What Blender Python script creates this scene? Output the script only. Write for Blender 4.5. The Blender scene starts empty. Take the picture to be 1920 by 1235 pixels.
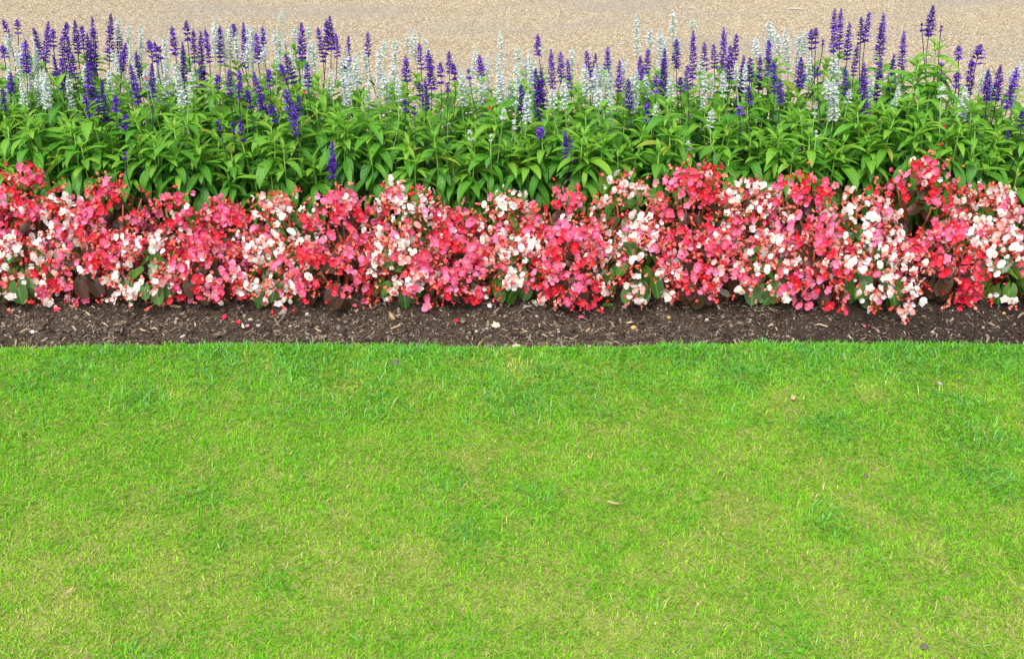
import bpy, math, random
import numpy as np
from mathutils import Vector, Matrix, Quaternion

R = math.radians
random.seed(11)
rng = np.random.default_rng(5)
scene = bpy.context.scene
C = scene.collection

# ------------------------------------------------------------------ camera
CAM_H, PITCH, FOC = 1.30, R(29.0), 1900.0
cd = bpy.data.cameras.new('camera')
cam = bpy.data.objects.new('camera', cd)
C.objects.link(cam)
cam.location = (0, 0, CAM_H)
cam.rotation_euler = (R(90) - PITCH, 0, 0)
cd.sensor_width = 36.0
cd.lens = 36.0 * FOC / 1920.0
cd.clip_start = 0.05
cd.clip_end = 2000
scene.camera = cam

# ------------------------------------------------------------------ sky, sun, exposure
SUN_EL, SUN_AZ = R(58), R(200)          # azimuth clockwise from +Y: behind the camera, a little left
w = bpy.data.worlds.new('World')
scene.world = w
w.use_nodes = True
nt = w.node_tree
nt.nodes.clear()
sky = nt.nodes.new('ShaderNodeTexSky')
sky.sky_type = 'NISHITA'
sky.sun_disc = False
sky.sun_elevation = SUN_EL
sky.sun_rotation = SUN_AZ
sky.air_density = 1.0
sky.dust_density = 3.0
sky.ozone_density = 1.0
hs = nt.nodes.new('ShaderNodeHueSaturation')
hs.inputs['Saturation'].default_value = 0.35     # thin even cloud: a pale, nearly white sky
bg = nt.nodes.new('ShaderNodeBackground')
bg.inputs['Strength'].default_value = 0.15
wo = nt.nodes.new('ShaderNodeOutputWorld')
nt.links.new(sky.outputs[0], hs.inputs['Color'])
nt.links.new(hs.outputs[0], bg.inputs['Color'])
nt.links.new(bg.outputs[0], wo.inputs['Surface'])
sd = bpy.data.lights.new('sun', 'SUN')
sd.energy = 1.35
sd.angle = R(38)
sd.color = (1.0, 0.985, 0.96)
sun = bpy.data.objects.new('sun', sd)
C.objects.link(sun)
to_sun = Vector((math.sin(SUN_AZ) * math.cos(SUN_EL), math.cos(SUN_AZ) * math.cos(SUN_EL), math.sin(SUN_EL)))
sun.rotation_euler = to_sun.to_track_quat('Z', 'Y').to_euler()
sun.location = to_sun * 20
vs = scene.view_settings
vs.view_transform = 'Standard'
vs.look = 'None'
vs.gamma = 1.0
vs.use_curve_mapping = False
vs.exposure = 1.12
cy = scene.cycles
cy.max_bounces = 6
cy.diffuse_bounces = 4
cy.transmission_bounces = 4
cy.glossy_bounces = 2
cy.use_denoising = True
try:
    cy.denoiser = 'OPENIMAGEDENOISE'
    cy.denoising_input_passes = 'RGB_ALBEDO_NORMAL'
    cy.denoising_prefilter = 'ACCURATE'
except Exception:
    pass


def ray(px, py):
    u, v = (px - 960.0) / FOC, (617.5 - py) / FOC
    return u, math.cos(PITCH) + v * math.sin(PITCH), -math.sin(PITCH) + v * math.cos(PITCH)


def at(px, py, D):                       # the point seen there on the vertical plane y = D
    dx, dy, dz = ray(px, py)
    t = D / dy
    return Vector((t * dx, D, CAM_H + t * dz))


def on(px, py, z=0.0):                   # the point seen there on the level z
    dx, dy, dz = ray(px, py)
    t = (z - CAM_H) / dz
    return Vector((t * dx, t * dy, z))


# ------------------------------------------------------------------ helpers
def tag(o, label=None, cat=None, group=None, kind=None):
    if label: o['label'] = label
    if cat: o['category'] = cat
    if group: o['group'] = group
    if kind: o['kind'] = kind
    return o


def mesh(name, V, F, mats, idx=None, uv=None, smooth=True):
    m = bpy.data.meshes.new(name)
    m.from_pydata([tuple(v) for v in V], [], F)
    for x in (mats if isinstance(mats, (list, tuple)) else [mats]):
        m.materials.append(x)
    if idx is not None:
        m.polygons.foreach_set('material_index', idx)
    if smooth:
        m.polygons.foreach_set('use_smooth', [True] * len(m.polygons))
    if uv is not None:
        l = m.uv_layers.new(name='UVMap')
        vi = np.empty(len(m.loops), np.int32)
        m.loops.foreach_get('vertex_index', vi)
        l.data.foreach_set('uv', np.asarray(uv, np.float32)[vi].ravel())
    m.update()
    return m


def mesh_np(name, V, F, mat, smooth=False):
    """V (n,3); F (m,k) or a list of arrays with differing k."""
    m = bpy.data.meshes.new(name)
    Fs = F if isinstance(F, list) else [F]
    loops = np.concatenate([f.ravel() for f in Fs]).astype(np.int32)
    sizes = np.concatenate([np.full(len(f), f.shape[1]) for f in Fs]).astype(np.int32)
    m.vertices.add(len(V))
    m.vertices.foreach_set('co', np.asarray(V, np.float32).ravel())
    m.loops.add(len(loops))
    m.loops.foreach_set('vertex_index', loops)
    m.polygons.add(len(sizes))
    st = np.concatenate([[0], np.cumsum(sizes)[:-1]]).astype(np.int32)
    m.polygons.foreach_set('loop_start', st)
    if smooth:
        m.polygons.foreach_set('use_smooth', np.ones(len(sizes), bool))
    m.materials.append(mat)
    m.update()
    return m


def obj(name, data, parent=None, loc=None, rot=None, scale=None):
    o = bpy.data.objects.new(name, data)
    C.objects.link(o)
    if parent: o.parent = parent
    if rot is not None:
        o.rotation_mode = 'QUATERNION'
        o.rotation_quaternion = rot
    if loc is not None: o.location = loc
    if scale is not None: o.scale = (scale,) * 3 if isinstance(scale, (int, float)) else scale
    return o


def frame(ydir, zdir):
    """rotation whose local Y runs along ydir and local Z near zdir"""
    y = ydir.normalized()
    x = y.cross(zdir)
    if x.length < 1e-5: x = y.orthogonal()
    x.normalize()
    z = x.cross(y)
    return Matrix((x, y, z)).transposed().to_quaternion()


def noise2(x, y, scale, seed, octaves=3):
    """smooth value noise about 0..1"""
    out = np.zeros_like(x, float)
    amp, tot = 1.0, 0.0
    for o in range(octaves):
        g = np.random.default_rng(seed + 17 * o).random((64, 64))
        fx, fy = x / scale + 13.7 * o + 100, y / scale + 7.3 * o + 100
        ix, iy = np.floor(fx).astype(int), np.floor(fy).astype(int)
        tx, ty = fx - ix, fy - iy
        tx, ty = tx * tx * (3 - 2 * tx), ty * ty * (3 - 2 * ty)
        a, b = g[ix % 64, iy % 64], g[(ix + 1) % 64, iy % 64]
        c, d = g[ix % 64, (iy + 1) % 64], g[(ix + 1) % 64, (iy + 1) % 64]
        out += amp * ((a * (1 - tx) + b * tx) * (1 - ty) + (c * (1 - tx) + d * tx) * ty)
        tot += amp
        amp *= 0.5
        scale *= 0.5
    return out / tot


# ------------------------------------------------------------------ materials
class NT:
    def __init__(s, name):
        s.m = bpy.data.materials.new(name)
        s.m.use_nodes = True
        s.t = s.m.node_tree
        s.t.nodes.clear()
        s.out = s.n('ShaderNodeOutputMaterial')

    def n(s, kind, **kw):
        x = s.t.nodes.new(kind)
        for k, v in kw.items(): setattr(x, k, v)
        return x

    def l(s, a, b): s.t.links.new(a, b)

    def ramp(s, fac, stops, interp='LINEAR'):
        r = s.n('ShaderNodeValToRGB')
        r.color_ramp.interpolation = interp
        e = r.color_ramp.elements
        while len(e) < len(stops): e.new(0.5)
        for q, (p, c) in zip(e, stops):
            q.position = p
            q.color = (*c, 1)
        s.l(fac, r.inputs[0])
        return r.outputs[0]

    def math(s, op, a, b=None):
        x = s.n('ShaderNodeMath', operation=op)
        for i, q in enumerate((a, b)):
            if q is None: continue
            if isinstance(q, (int, float)): x.inputs[i].default_value = q
            else: s.l(q, x.inputs[i])
        return x.outputs[0]

    def mix(s, fac, a, b, blend='MIX'):
        x = s.n('ShaderNodeMix', data_type='RGBA', blend_type=blend)
        for sock, q in ((x.inputs[0], fac), (x.inputs[6], a), (x.inputs[7], b)):
            if isinstance(q, (int, float)): sock.default_value = q
            elif isinstance(q, tuple): sock.default_value = (*q, 1)
            else: s.l(q, sock)
        return x.outputs[2]

    def leafy(s, col, rough=0.5, trans=0.35, spec=0.35, normal=None, tcol=None):
        p = s.n('ShaderNodeBsdfPrincipled')
        p.inputs['Roughness'].default_value = rough
        p.inputs['Specular IOR Level'].default_value = spec
        t = s.n('ShaderNodeBsdfTranslucent')
        for q, sock in ((col, p.inputs['Base Color']), (tcol or col, t.inputs['Color'])):
            if isinstance(q, tuple): sock.default_value = (*q, 1)
            else: s.l(q, sock)
        if normal is not None:
            s.l(normal, p.inputs['Normal'])
        mx = s.n('ShaderNodeMixShader')
        mx.inputs[0].default_value = trans
        s.l(p.outputs[0], mx.inputs[1])
        s.l(t.outputs[0], mx.inputs[2])
        s.l(mx.outputs[0], s.out.inputs[0])
        return s.m

    def plain(s, col, rough=0.8, spec=0.3, normal=None):
        p = s.n('ShaderNodeBsdfPrincipled')
        p.inputs['Roughness'].default_value = rough
        p.inputs['Specular IOR Level'].default_value = spec
        if isinstance(col, tuple): p.inputs['Base Color'].default_value = (*col, 1)
        else: s.l(col, p.inputs['Base Color'])
        if normal is not None: s.l(normal, p.inputs['Normal'])
        s.l(p.outputs[0], s.out.inputs[0])
        return s.m

    def rnd(s): return s.n('ShaderNodeObjectInfo').outputs['Random']

    def island(s): return s.n('ShaderNodeNewGeometry').outputs['Random Per Island']

    def pos(s): return s.n('ShaderNodeNewGeometry').outputs['Position']

    def noise(s, scale, detail=3, vec=None):
        x = s.n('ShaderNodeTexNoise')
        x.inputs['Scale'].default_value = scale
        x.inputs['Detail'].default_value = detail
        s.l(vec if vec is not None else s.pos(), x.inputs['Vector'])
        return x.outputs[0]

    def bump(s, h, strength, dist):
        b = s.n('ShaderNodeBump')
        b.inputs['Strength'].default_value = strength
        b.inputs['Distance'].default_value = dist
        s.l(h, b.inputs['Height'])
        return b.outputs[0]


def leaf_mat(name, c0, c1, c2, rib, rough, trans, veins=0.12, edge=None, spec=0.4):
    """blade colour from c0..c2 leaf by leaf, a paler midrib and side veins"""
    s = NT(name)
    col = s.ramp(s.rnd(), [(0, c0), (0.5, c1), (0.96, c2), (0.985, tuple(max(c2) * q for q in (1.0, 1.05, .12)) if c2[1] > .3 else c2)])
    col = s.mix(s.math('MULTIPLY', s.noise(90, 2), 0.5), col, tuple(x * 0.55 for x in c1))
    uvn = s.n('ShaderNodeSeparateXYZ')
    s.l(s.n('ShaderNodeUVMap').outputs[0], uvn.inputs[0])
    u = s.math('ABSOLUTE', s.math('SUBTRACT', s.math('MULTIPLY', uvn.outputs[0], 2.0), 1.0))
    v = uvn.outputs[1]
    mid = s.math('LESS_THAN', u, 0.09)
    vw = s.math('SINE', s.math('MULTIPLY', s.math('SUBTRACT', v, s.math('MULTIPLY', u, 0.16)), 46.0))
    vein = s.math('MULTIPLY', s.math('GREATER_THAN', vw, 0.82), veins)
    f = s.math('MAXIMUM', s.math('MULTIPLY', mid, 0.55), vein)
    col = s.mix(f, col, rib)
    if edge:
        col = s.mix(s.math('MULTIPLY', s.math('GREATER_THAN', u, 0.84), 0.8), col, edge)
    return s.leafy(col, rough, trans, spec, normal=s.bump(s.noise(120, 2) if edge else vw, 0.25, 0.002))


M = {}
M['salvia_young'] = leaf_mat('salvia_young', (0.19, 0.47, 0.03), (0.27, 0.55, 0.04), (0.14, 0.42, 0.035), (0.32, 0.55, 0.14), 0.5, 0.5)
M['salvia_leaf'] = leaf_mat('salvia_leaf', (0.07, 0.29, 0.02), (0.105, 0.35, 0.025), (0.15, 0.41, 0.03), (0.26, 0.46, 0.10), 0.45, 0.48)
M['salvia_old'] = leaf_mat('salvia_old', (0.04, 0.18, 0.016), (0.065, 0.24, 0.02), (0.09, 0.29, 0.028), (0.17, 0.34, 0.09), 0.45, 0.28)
M['begonia_green'] = leaf_mat('begonia_green', (0.03, 0.10, 0.010), (0.042, 0.135, 0.012), (0.08, 0.20, 0.02), (0.16, 0.30, 0.06), 0.3, 0.22, 0.0, (0.20, 0.07, 0.03), 0.45)
M['begonia_bronze'] = leaf_mat('begonia_bronze', (0.040, 0.026, 0.012), (0.075, 0.026, 0.014), (0.048, 0.048, 0.014), (0.10, 0.045, 0.03), 0.38, 0.25, 0.0, (0.15, 0.03, 0.015), 0.28)


def petal_mat(name, stops, centre, trans=0.32, rough=0.5):
    s = NT(name)
    col = s.ramp(s.rnd(), stops)
    uvn = s.n('ShaderNodeSeparateXYZ')
    s.l(s.n('ShaderNodeUVMap').outputs[0], uvn.inputs[0])
    f = s.math('MULTIPLY', s.math('SUBTRACT', 1.0, uvn.outputs[1]), 0.7)
    col = s.mix(s.math('POWER', f, 2.0), col, centre)
    vn = s.math('SINE', s.math('MULTIPLY', uvn.outputs[0], 34.0))
    return s.leafy(col, rough, trans, 0.25, normal=s.bump(vn, 0.2, 0.0015))


M['petal_pink'] = petal_mat('petal_pink', [(0, (0.82, 0.085, 0.22)), (0.3, (0.86, 0.15, 0.33)), (0.75, (0.88, 0.29, 0.50)), (1, (0.84, 0.05, 0.13))], (0.86, 0.12, 0.24))
M['petal_red'] = petal_mat('petal_red', [(0, (0.70, 0.012, 0.03)), (0.5, (0.78, 0.025, 0.07)), (1, (0.82, 0.06, 0.14))], (0.74, 0.03, 0.05))
M['petal_white'] = petal_mat('petal_white', [(0, (0.90, 0.87, 0.83)), (0.6, (0.91, 0.88, 0.86)), (0.85, (0.90, 0.76, 0.77)), (1, (0.88, 0.58, 0.62))], (0.88, 0.82, 0.62))
M['petal_blush'] = petal_mat('petal_blush', [(0, (0.88, 0.42, 0.42)), (0.5, (0.89, 0.58, 0.56)), (1, (0.86, 0.30, 0.28))], (0.88, 0.6, 0.5))
M['bud_red'] = petal_mat('bud_red', [(0, (0.62, 0.02, 0.025)), (0.5, (0.76, 0.05, 0.05)), (1, (0.80, 0.12, 0.11))], (0.6, 0.06, 0.03), 0.3)
M['bud_coral'] = petal_mat('bud_coral', [(0, (0.74, 0.12, 0.075)), (0.5, (0.80, 0.22, 0.16)), (1, (0.84, 0.36, 0.30))], (0.66, 0.14, 0.06), 0.3)
M['bud_brown'] = petal_mat('bud_brown', [(0, (0.20, 0.07, 0.03)), (1, (0.36, 0.17, 0.08))], (0.2, 0.1, 0.04), 0.2)
M['stamen'] = NT('stamen').plain((0.85, 0.55, 0.05), 0.7)
M['begonia_stem'] = NT('begonia_stem').plain((0.30, 0.09, 0.035), 0.4)
s = NT('salvia_stem'); M['salvia_stem'] = s.plain(s.ramp(s.rnd(), [(0, (0.16, 0.33, 0.05)), (1, (0.24, 0.42, 0.08))]), 0.6)
M['violet_stem'] = NT('violet_stem').plain((0.030, 0.018, 0.055), 0.6)
M['pale_stem'] = NT('pale_stem').plain((0.28, 0.42, 0.16), 0.6)
s = NT('violet_floret')
c_ = s.ramp(s.island(), [(0, (0.018, 0.004, 0.07)), (0.3, (0.05, 0.008, 0.22)), (0.7, (0.10, 0.016, 0.42)), (1, (0.18, 0.05, 0.60))])
M['violet_floret'] = s.leafy(s.mix(0.85, c_, s.ramp(s.rnd(), [(0, (0.45, 0.5, 0.55)), (0.5, (1, 1, 1)), (1, (1.45, 1.7, 1.25))]), 'MULTIPLY'), 0.6, 0.2, 0.15)
s = NT('white_floret')
c_ = s.ramp(s.island(), [(0, (0.42, 0.53, 0.38)), (0.3, (0.58, 0.65, 0.58)), (0.7, (0.78, 0.80, 0.79)), (0.85, (0.60, 0.60, 0.80)), (1, (0.34, 0.30, 0.66))])
M['white_floret'] = s.leafy(c_, 0.6, 0.35, 0.2)

# soil
s = NT('soil')
n1, n2 = s.noise(7, 5), s.noise(160, 4)
sx = s.n('ShaderNodeSeparateXYZ'); s.l(s.pos(), sx.inputs[0])
base = s.mix(n1, (0.055, 0.041, 0.031), (0.15, 0.108, 0.076))
dark = s.n('ShaderNodeMapRange')
dark.inputs[1].default_value, dark.inputs[2].default_value = 0.35, 1.15
s.l(sx.outputs[0], dark.inputs[0])
base = s.mix(s.math('MULTIPLY', dark.outputs[0], 0.8), base, (0.032, 0.026, 0.022))   # soil turns darker towards the right end of the bed
base = s.mix(s.math('MULTIPLY', n2, 0.9), base, (0.03, 0.02, 0.014))
M['soil'] = s.plain(base, 0.95, 0.1, s.bump(n2, 0.9, 0.012))
s = NT('mulch')
M['mulch'] = s.plain(s.ramp(s.island(), [(0, (0.018, 0.012, 0.009)), (0.35, (0.055, 0.034, 0.021)), (0.62, (0.125, 0.094, 0.068)), (0.86, (0.23, 0.175, 0.12)), (0.98, (0.36, 0.285, 0.20)), (1, (0.55, 0.46, 0.34))]), 0.85, 0.15)
# turf under the blades
s = NT('turf')
M['turf'] = s.plain(s.mix(s.noise(60, 5), (0.14, 0.20, 0.03), (0.32, 0.32, 0.10)), 0.95, 0.1, s.bump(s.noise(220, 3), 0.8, 0.01))
# grass: colour carried by each blade
s = NT('grass')
at_ = s.n('ShaderNodeAttribute'); at_.attribute_name = 'blade'
M['grass'] = s.leafy(at_.outputs['Color'], 0.55, 0.36, 0.12)
# gravel path
s = NT('gravel')
vor = s.n('ShaderNodeTexVoronoi'); vor.inputs['Scale'].default_value = 95
s.l(s.pos(), vor.inputs['Vector'])
sc = s.n('ShaderNodeSeparateColor'); s.l(vor.outputs['Color'], sc.inputs[0])
PEB = [(0, (0.18, 0.13, 0.078)), (0.25, (0.275, 0.215, 0.132)), (0.55, (0.355, 0.287, 0.18)), (0.85, (0.44, 0.375, 0.265)), (1, (0.60, 0.55, 0.46))]
g = s.ramp(sc.outputs[0], PEB)
g = s.mix(s.math('MULTIPLY', s.math('GREATER_THAN', vor.outputs['Distance'], 0.62), 0.6), g, (0.16, 0.11, 0.07))
mp = s.n('ShaderNodeMapping'); mp.inputs['Scale'].default_value = (0.5, 1.3, 1); s.l(s.pos(), mp.inputs[0])
st_ = s.ramp(s.noise(1.6, 4, mp.outputs[0]), [(0.46, (0, 0, 0)), (0.68, (1, 1, 1))])
g = s.mix(s.math('MULTIPLY', st_, 0.5), g, (0.25, 0.225, 0.20))
inv = s.math('SUBTRACT', 1.0, vor.outputs['Distance'])
M['gravel'] = s.plain(g, 0.9, 0.2, s.bump(inv, 0.9, 0.006))

s = NT('gravel_stone')
g = s.ramp(s.rnd(), PEB)
mp = s.n('ShaderNodeMapping'); mp.inputs['Scale'].default_value = (0.5, 1.3, 1); s.l(s.pos(), mp.inputs[0])
st_ = s.ramp(s.noise(1.6, 4, mp.outputs[0]), [(0.46, (0, 0, 0)), (0.68, (1, 1, 1))])
M['gravel_stone'] = s.plain(s.mix(s.math('MULTIPLY', st_, 0.5), g, (0.27, 0.245, 0.22)), .85, .25)

# ------------------------------------------------------------------ setting
EDGE_Y = 2.238            # cut edge of the lawn
SOIL_Z = -0.03


def sheet(name, x0, x1, y0, y1, z, mat, nx=2, ny=2, zf=None, yedge=None):
    xs, ys = np.linspace(x0, x1, nx), np.linspace(y0, y1, ny)
    X, Y = np.meshgrid(xs, ys)
    if yedge is not None: Y = np.where(Y >= y1 - 1e-6, yedge(X), Y)
    Z = np.full_like(X, z) if zf is None else zf(X, Y)
    V = np.stack([X.ravel(), Y.ravel(), Z.ravel()], 1)
    i = np.arange(nx * ny).reshape(ny, nx)
    F = np.stack([i[:-1, :-1].ravel(), i[:-1, 1:].ravel(), i[1:, 1:].ravel(), i[1:, :-1].ravel()], 1)
    o = obj(name, mesh_np(name, V, F, mat, smooth=True))
    o['kind'] = 'structure'
    return o


def soil_z(X, Y):
    h = SOIL_Z + 0.028 * (noise2(X, Y, 0.16, 3, 3) - 0.5) + 0.026 * (noise2(X, Y, 0.03, 8, 3) - 0.5)
    return h + 0.03 * np.clip((Y - 2.26) / 0.40, 0, 1) - 0.035 * np.clip((Y - 3.55) / 0.15, 0, 1)


EDGE_X = (-4, -1.55, -1.32, -.78, -.36, 0, .3, .62, .9, 1.15, 1.4, 4)
EDGE_D = (2.22, 2.222, 2.228, 2.249, 2.250, 2.237, 2.243, 2.256, 2.258, 2.248, 2.232, 2.23)


def edge_y(X):
    return np.interp(X, EDGE_X, EDGE_D) - .004 + 0.016 * (noise2(X, X * 0, 0.22, 21, 2) - 0.5) + 0.014 * (noise2(X, X * 0, 0.05, 23, 2) - 0.5)


def lawn_z(X, Y):
    return 0.012 * (noise2(X, Y, 0.5, 31, 2) - 0.5)


s = NT('far_ground'); far_mat = s.plain(s.mix(s.noise(3, 5), (0.07, 0.15, 0.02), (0.16, 0.22, 0.04)), 0.95, 0.1)
sheet('ground', -250, 250, -250, 250, -0.12, far_mat)
sheet('flower_bed_soil', -4, 4, 2.12, 3.74, SOIL_Z, M['soil'], 640, 126, soil_z)
sheet('path', -60, 60, 3.70, 9.5, -0.028, M['gravel'])
lawn = sheet('lawn', -4, 4, -3.0, EDGE_Y, 0, M['turf'], 401, 120, lawn_z, edge_y)
# cut face of the turf along the bed
xs = np.linspace(-4, 4, 401)
ey = edge_y(xs)
Vt = np.concatenate([np.stack([xs, ey, lawn_z(xs, ey)], 1), np.stack([xs, ey + 0.012, np.full_like(xs, -0.07)], 1)])
i = np.arange(400)
obj('turf_cut_edge', mesh_np('turf_cut_edge', Vt, np.stack([i, i + 1, i + 402, i + 401], 1), M['soil']), lawn)

# loose stones lying on the path, far too many to count
n_ = 330000
gp = np.stack([rng.uniform(-4.6, 4.6, n_), 3.72 + 4.1 * rng.random(n_) ** .85, np.full(n_, -.027)], 1)
pm = bpy.data.meshes.new('path_gravel')
pm.vertices.add(n_)
pm.vertices.foreach_set('co', gp.astype(np.float32).ravel())
pm.update()
gt = bpy.data.node_groups.new('path_gravel', 'GeometryNodeTree')
gt.interface.new_socket('Geometry', in_out='INPUT', socket_type='NodeSocketGeometry')
gt.interface.new_socket('Geometry', in_out='OUTPUT', socket_type='NodeSocketGeometry')
gi, go = gt.nodes.new('NodeGroupInput'), gt.nodes.new('NodeGroupOutput')
ico = gt.nodes.new('GeometryNodeMeshIcoSphere'); ico.inputs['Radius'].default_value = 1; ico.inputs['Subdivisions'].default_value = 1
sm = gt.nodes.new('GeometryNodeSetMaterial'); sm.inputs['Material'].default_value = M['gravel_stone']
iop = gt.nodes.new('GeometryNodeInstanceOnPoints')
rr_ = gt.nodes.new('FunctionNodeRandomValue'); rr_.data_type = 'FLOAT_VECTOR'
rr_.inputs[0].default_value = (0, 0, 0); rr_.inputs[1].default_value = (.5, .5, 6.28)
rs_ = gt.nodes.new('FunctionNodeRandomValue'); rs_.data_type = 'FLOAT_VECTOR'
rs_.inputs[0].default_value = (.0018, .0018, .0014); rs_.inputs[1].default_value = (.0050, .0046, .0034); rs_.inputs['Seed'].default_value = 3
gt.links.new(gi.outputs[0], iop.inputs['Points'])
gt.links.new(ico.outputs[0], sm.inputs[0]); gt.links.new(sm.outputs[0], iop.inputs['Instance'])
gt.links.new(rr_.outputs[0], iop.inputs['Rotation']); gt.links.new(rs_.outputs[0], iop.inputs['Scale'])
gt.links.new(iop.outputs[0], go.inputs[0])
pg = obj('path_gravel', pm)
pg.modifiers.new('stones', 'NODES').node_group = gt
tag(pg, 'fine tan and beige gravel covering the path behind the salvias', 'gravel', kind='stuff')

# ------------------------------------------------------------------ grass blades
TUFTS = [(270, 755, .06, .9), (1850, 900, .07, 1.0), (1840, 830, .09, .8), (1560, 805, .08, .8), (1395, 700, .08, .8), (1520, 660, .09, .7),
         (700, 770, .07, .6), (980, 760, .07, .6), (1700, 660, .12, .7), (1860, 670, .12, .7), (120, 690, .10, .7), (420, 660, .10, .6),
         (200, 650, .09, .6), (1270, 660, .09, .6), (1550, 970, .06, .6), (830, 905, .06, .5), (520, 1090, .06, .4), (390, 925, .08, .5),
         (1800, 760, .05, .8), (1130, 780, .06, .5), (250, 1225, .05, .4), (1490, 1215, .06, .4), (560, 690, .08, .5), (780, 660, .08, .5),
         (1540, 790, .04, .9), (60, 720, .08, .5), (1010, 930, .06, .4), (880, 1000, .06, .4), (450, 1010, .06, .4)]
DRY = [(130, 1130, .07), (60, 1170, .05), (1640, 880, .06), (1140, 800, .06), (1720, 1020, .07), (1560, 1060, .06), (480, 900, .05),
       (200, 1010, .07), (1880, 1160, .06), (1730, 1200, .05), (1640, 740, .05), (1480, 770, .06), (870, 860, .05), (650, 1130, .06),
       (60, 1080, .06), (1350, 960, .05), (1000, 1100, .08), (300, 1060, .06), (1300, 1180, .08), (1600, 950, .07), (650, 720, .04),
       (330, 740, .05), (980, 690, .05), (1150, 1170, .06), (760, 1050, .05)]


def grass_field(n, x0, x1, y0, y1, fringe=False):
    x = rng.uniform(x0, x1, n)
    if fringe:
        y = edge_y(x) - np.abs(rng.normal(0, 0.012, n)) + 0.010 * noise2(x, x * 0, .05, 77, 2)
    else:
        y = rng.uniform(y0, y1, n)
        y = np.where(y < edge_y(x), y, edge_y(x) - rng.uniform(0, 0.05, n))
    big, mid, sml = noise2(x, y, .55, 41, 2), noise2(x, y, .16, 43, 2), noise2(x, y, .038, 47, 2)
    clump = np.zeros(n)
    for (px, py, r, a) in TUFTS:
        p = on(px, py)
        d2 = ((x - p.x) ** 2 + ((y - p.y) * 1.0) ** 2) / (r * r)
        clump = np.maximum(clump, a * np.exp(-d2 * 1.6))
    clump *= 0.25 + 1.0 * sml
    dry = np.zeros(n)
    for (px, py, r) in DRY:
        p = on(px, py)
        dry = np.maximum(dry, np.exp(-((x - p.x) ** 2 + (y - p.y) ** 2) / (r * r)))
    near = np.clip((2.15 - y) / 1.0, 0, 1)                    # the mown lawn is drier away from the watered bed
    dryness = np.clip(0.03 + 0.40 * (mid - .45) + 0.22 * (big - .5) + 0.85 * (sml - .5) + 0.26 * near + 0.45 * dry - 0.75 * clump, 0, 1)
    lush = np.clip(clump * .8 + 0.20 * (0.5 - mid) + np.clip((y - 1.85) / .35, 0, 1) * 0.62 * noise2(x, y, .3, 51, 1), 0, 1)
    coarse = rng.random(n) < lush * .5
    L = rng.uniform(.009, .021, n) * (1 - .35 * dryness) * np.where(coarse, rng.uniform(1.1, 1.9, n), 1)
    L *= np.where(rng.random(n) < .03, 1.5, 1)
    wd = rng.uniform(.00052, .00098, n) * np.where(coarse, 1.5, 1)
    az = rng.uniform(0, 2 * np.pi, n)
    # neighbouring blades lie over to the same side
    flow = 2 * np.pi * noise2(x, y, .11, 61, 2) * 2
    az = np.where(rng.random(n) < .22, flow + rng.normal(0, .5, n), az)
    lean = np.clip(rng.normal(1.02, .30, n), .1, 1.5)
    if fringe:
        az = rng.normal(np.pi / 2, 1.0, n); L *= rng.uniform(.5, 1.0, n); lean = np.clip(rng.normal(.6, .35, n), 0, 1.3)
    z = lawn_z(x, y) - .002
    dx, dy = np.cos(az), np.sin(az)
    sxx, syy = -dy, dx
    hl = L * np.cos(lean)
    fl = L * np.sin(lean)
    P0 = np.stack([x, y, z], 1)
    P1 = P0 + np.stack([dx * fl * .38, dy * fl * .38, hl * .62], 1)
    P2 = P0 + np.stack([dx * fl, dy * fl, hl * (1 - .35 * rng.random(n))], 1)
    S = np.stack([sxx * wd, syy * wd, np.zeros(n)], 1)
    V = np.stack([P0 - S * .8, P0 + S * .8, P1 + S, P1 - S, P2], 1).reshape(-1, 3)
    b = np.arange(n) * 5
    Q = np.stack([b, b + 1, b + 2, b + 3], 1)
    T = np.stack([b + 3, b + 2, b + 4], 1)
    # colour of each blade
    lime, green, blue, straw = np.array([.225, .485, .014]), np.array([.115, .41, .018]), np.array([.15, .42, .11]), np.array([.50, .47, .17])
    k = rng.random(n)
    col = lime[None] * (1 - k[:, None]) + green[None] * k[:, None]
    f = np.where(coarse, .85, .12 * lush)[:, None]
    mixb = np.where(rng.random(n)[:, None] < .5, blue[None], green[None] * .85)
    col = col * (1 - f) + mixb * f
    col = col + (np.array([.35, .48, .03]) - col) * (dryness * .75)[:, None]
    isdry = rng.random(n) < (.02 + .34 * dryness ** 1.25)
    col = np.where(isdry[:, None], straw[None] * rng.uniform(.6, 1.15, n)[:, None], col)
    col *= rng.uniform(.62, 1.32, n)[:, None]
    return V, Q, T, col


parts = [grass_field(640000, -1.95, 1.95, .8, EDGE_Y + .02), grass_field(60000, -4, 4, -.6, EDGE_Y + .02), grass_field(22000, -2.6, 2.6, 0, 0, True)]
off, Vs, Qs, Ts, Cs = 0, [], [], [], []
for V, Q, T, col in parts:
    Vs.append(V); Qs.append(Q + off); Ts.append(T + off); Cs.append(np.repeat(col, 5, 0)); off += len(V)
gm = mesh_np('grass', np.concatenate(Vs), [np.concatenate(Qs), np.concatenate(Ts)], M['grass'], smooth=True)
ca = gm.color_attributes.new('blade', 'FLOAT_COLOR', 'POINT')
cc = np.ones((off, 4), np.float32); cc[:, :3] = np.clip(np.concatenate(Cs), 0, 1)
ca.data.foreach_set('color', cc.ravel())
tag(obj('grass', gm), 'short mown green lawn grass with dry straw patches and darker tufts', 'grass', kind='stuff')

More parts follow.
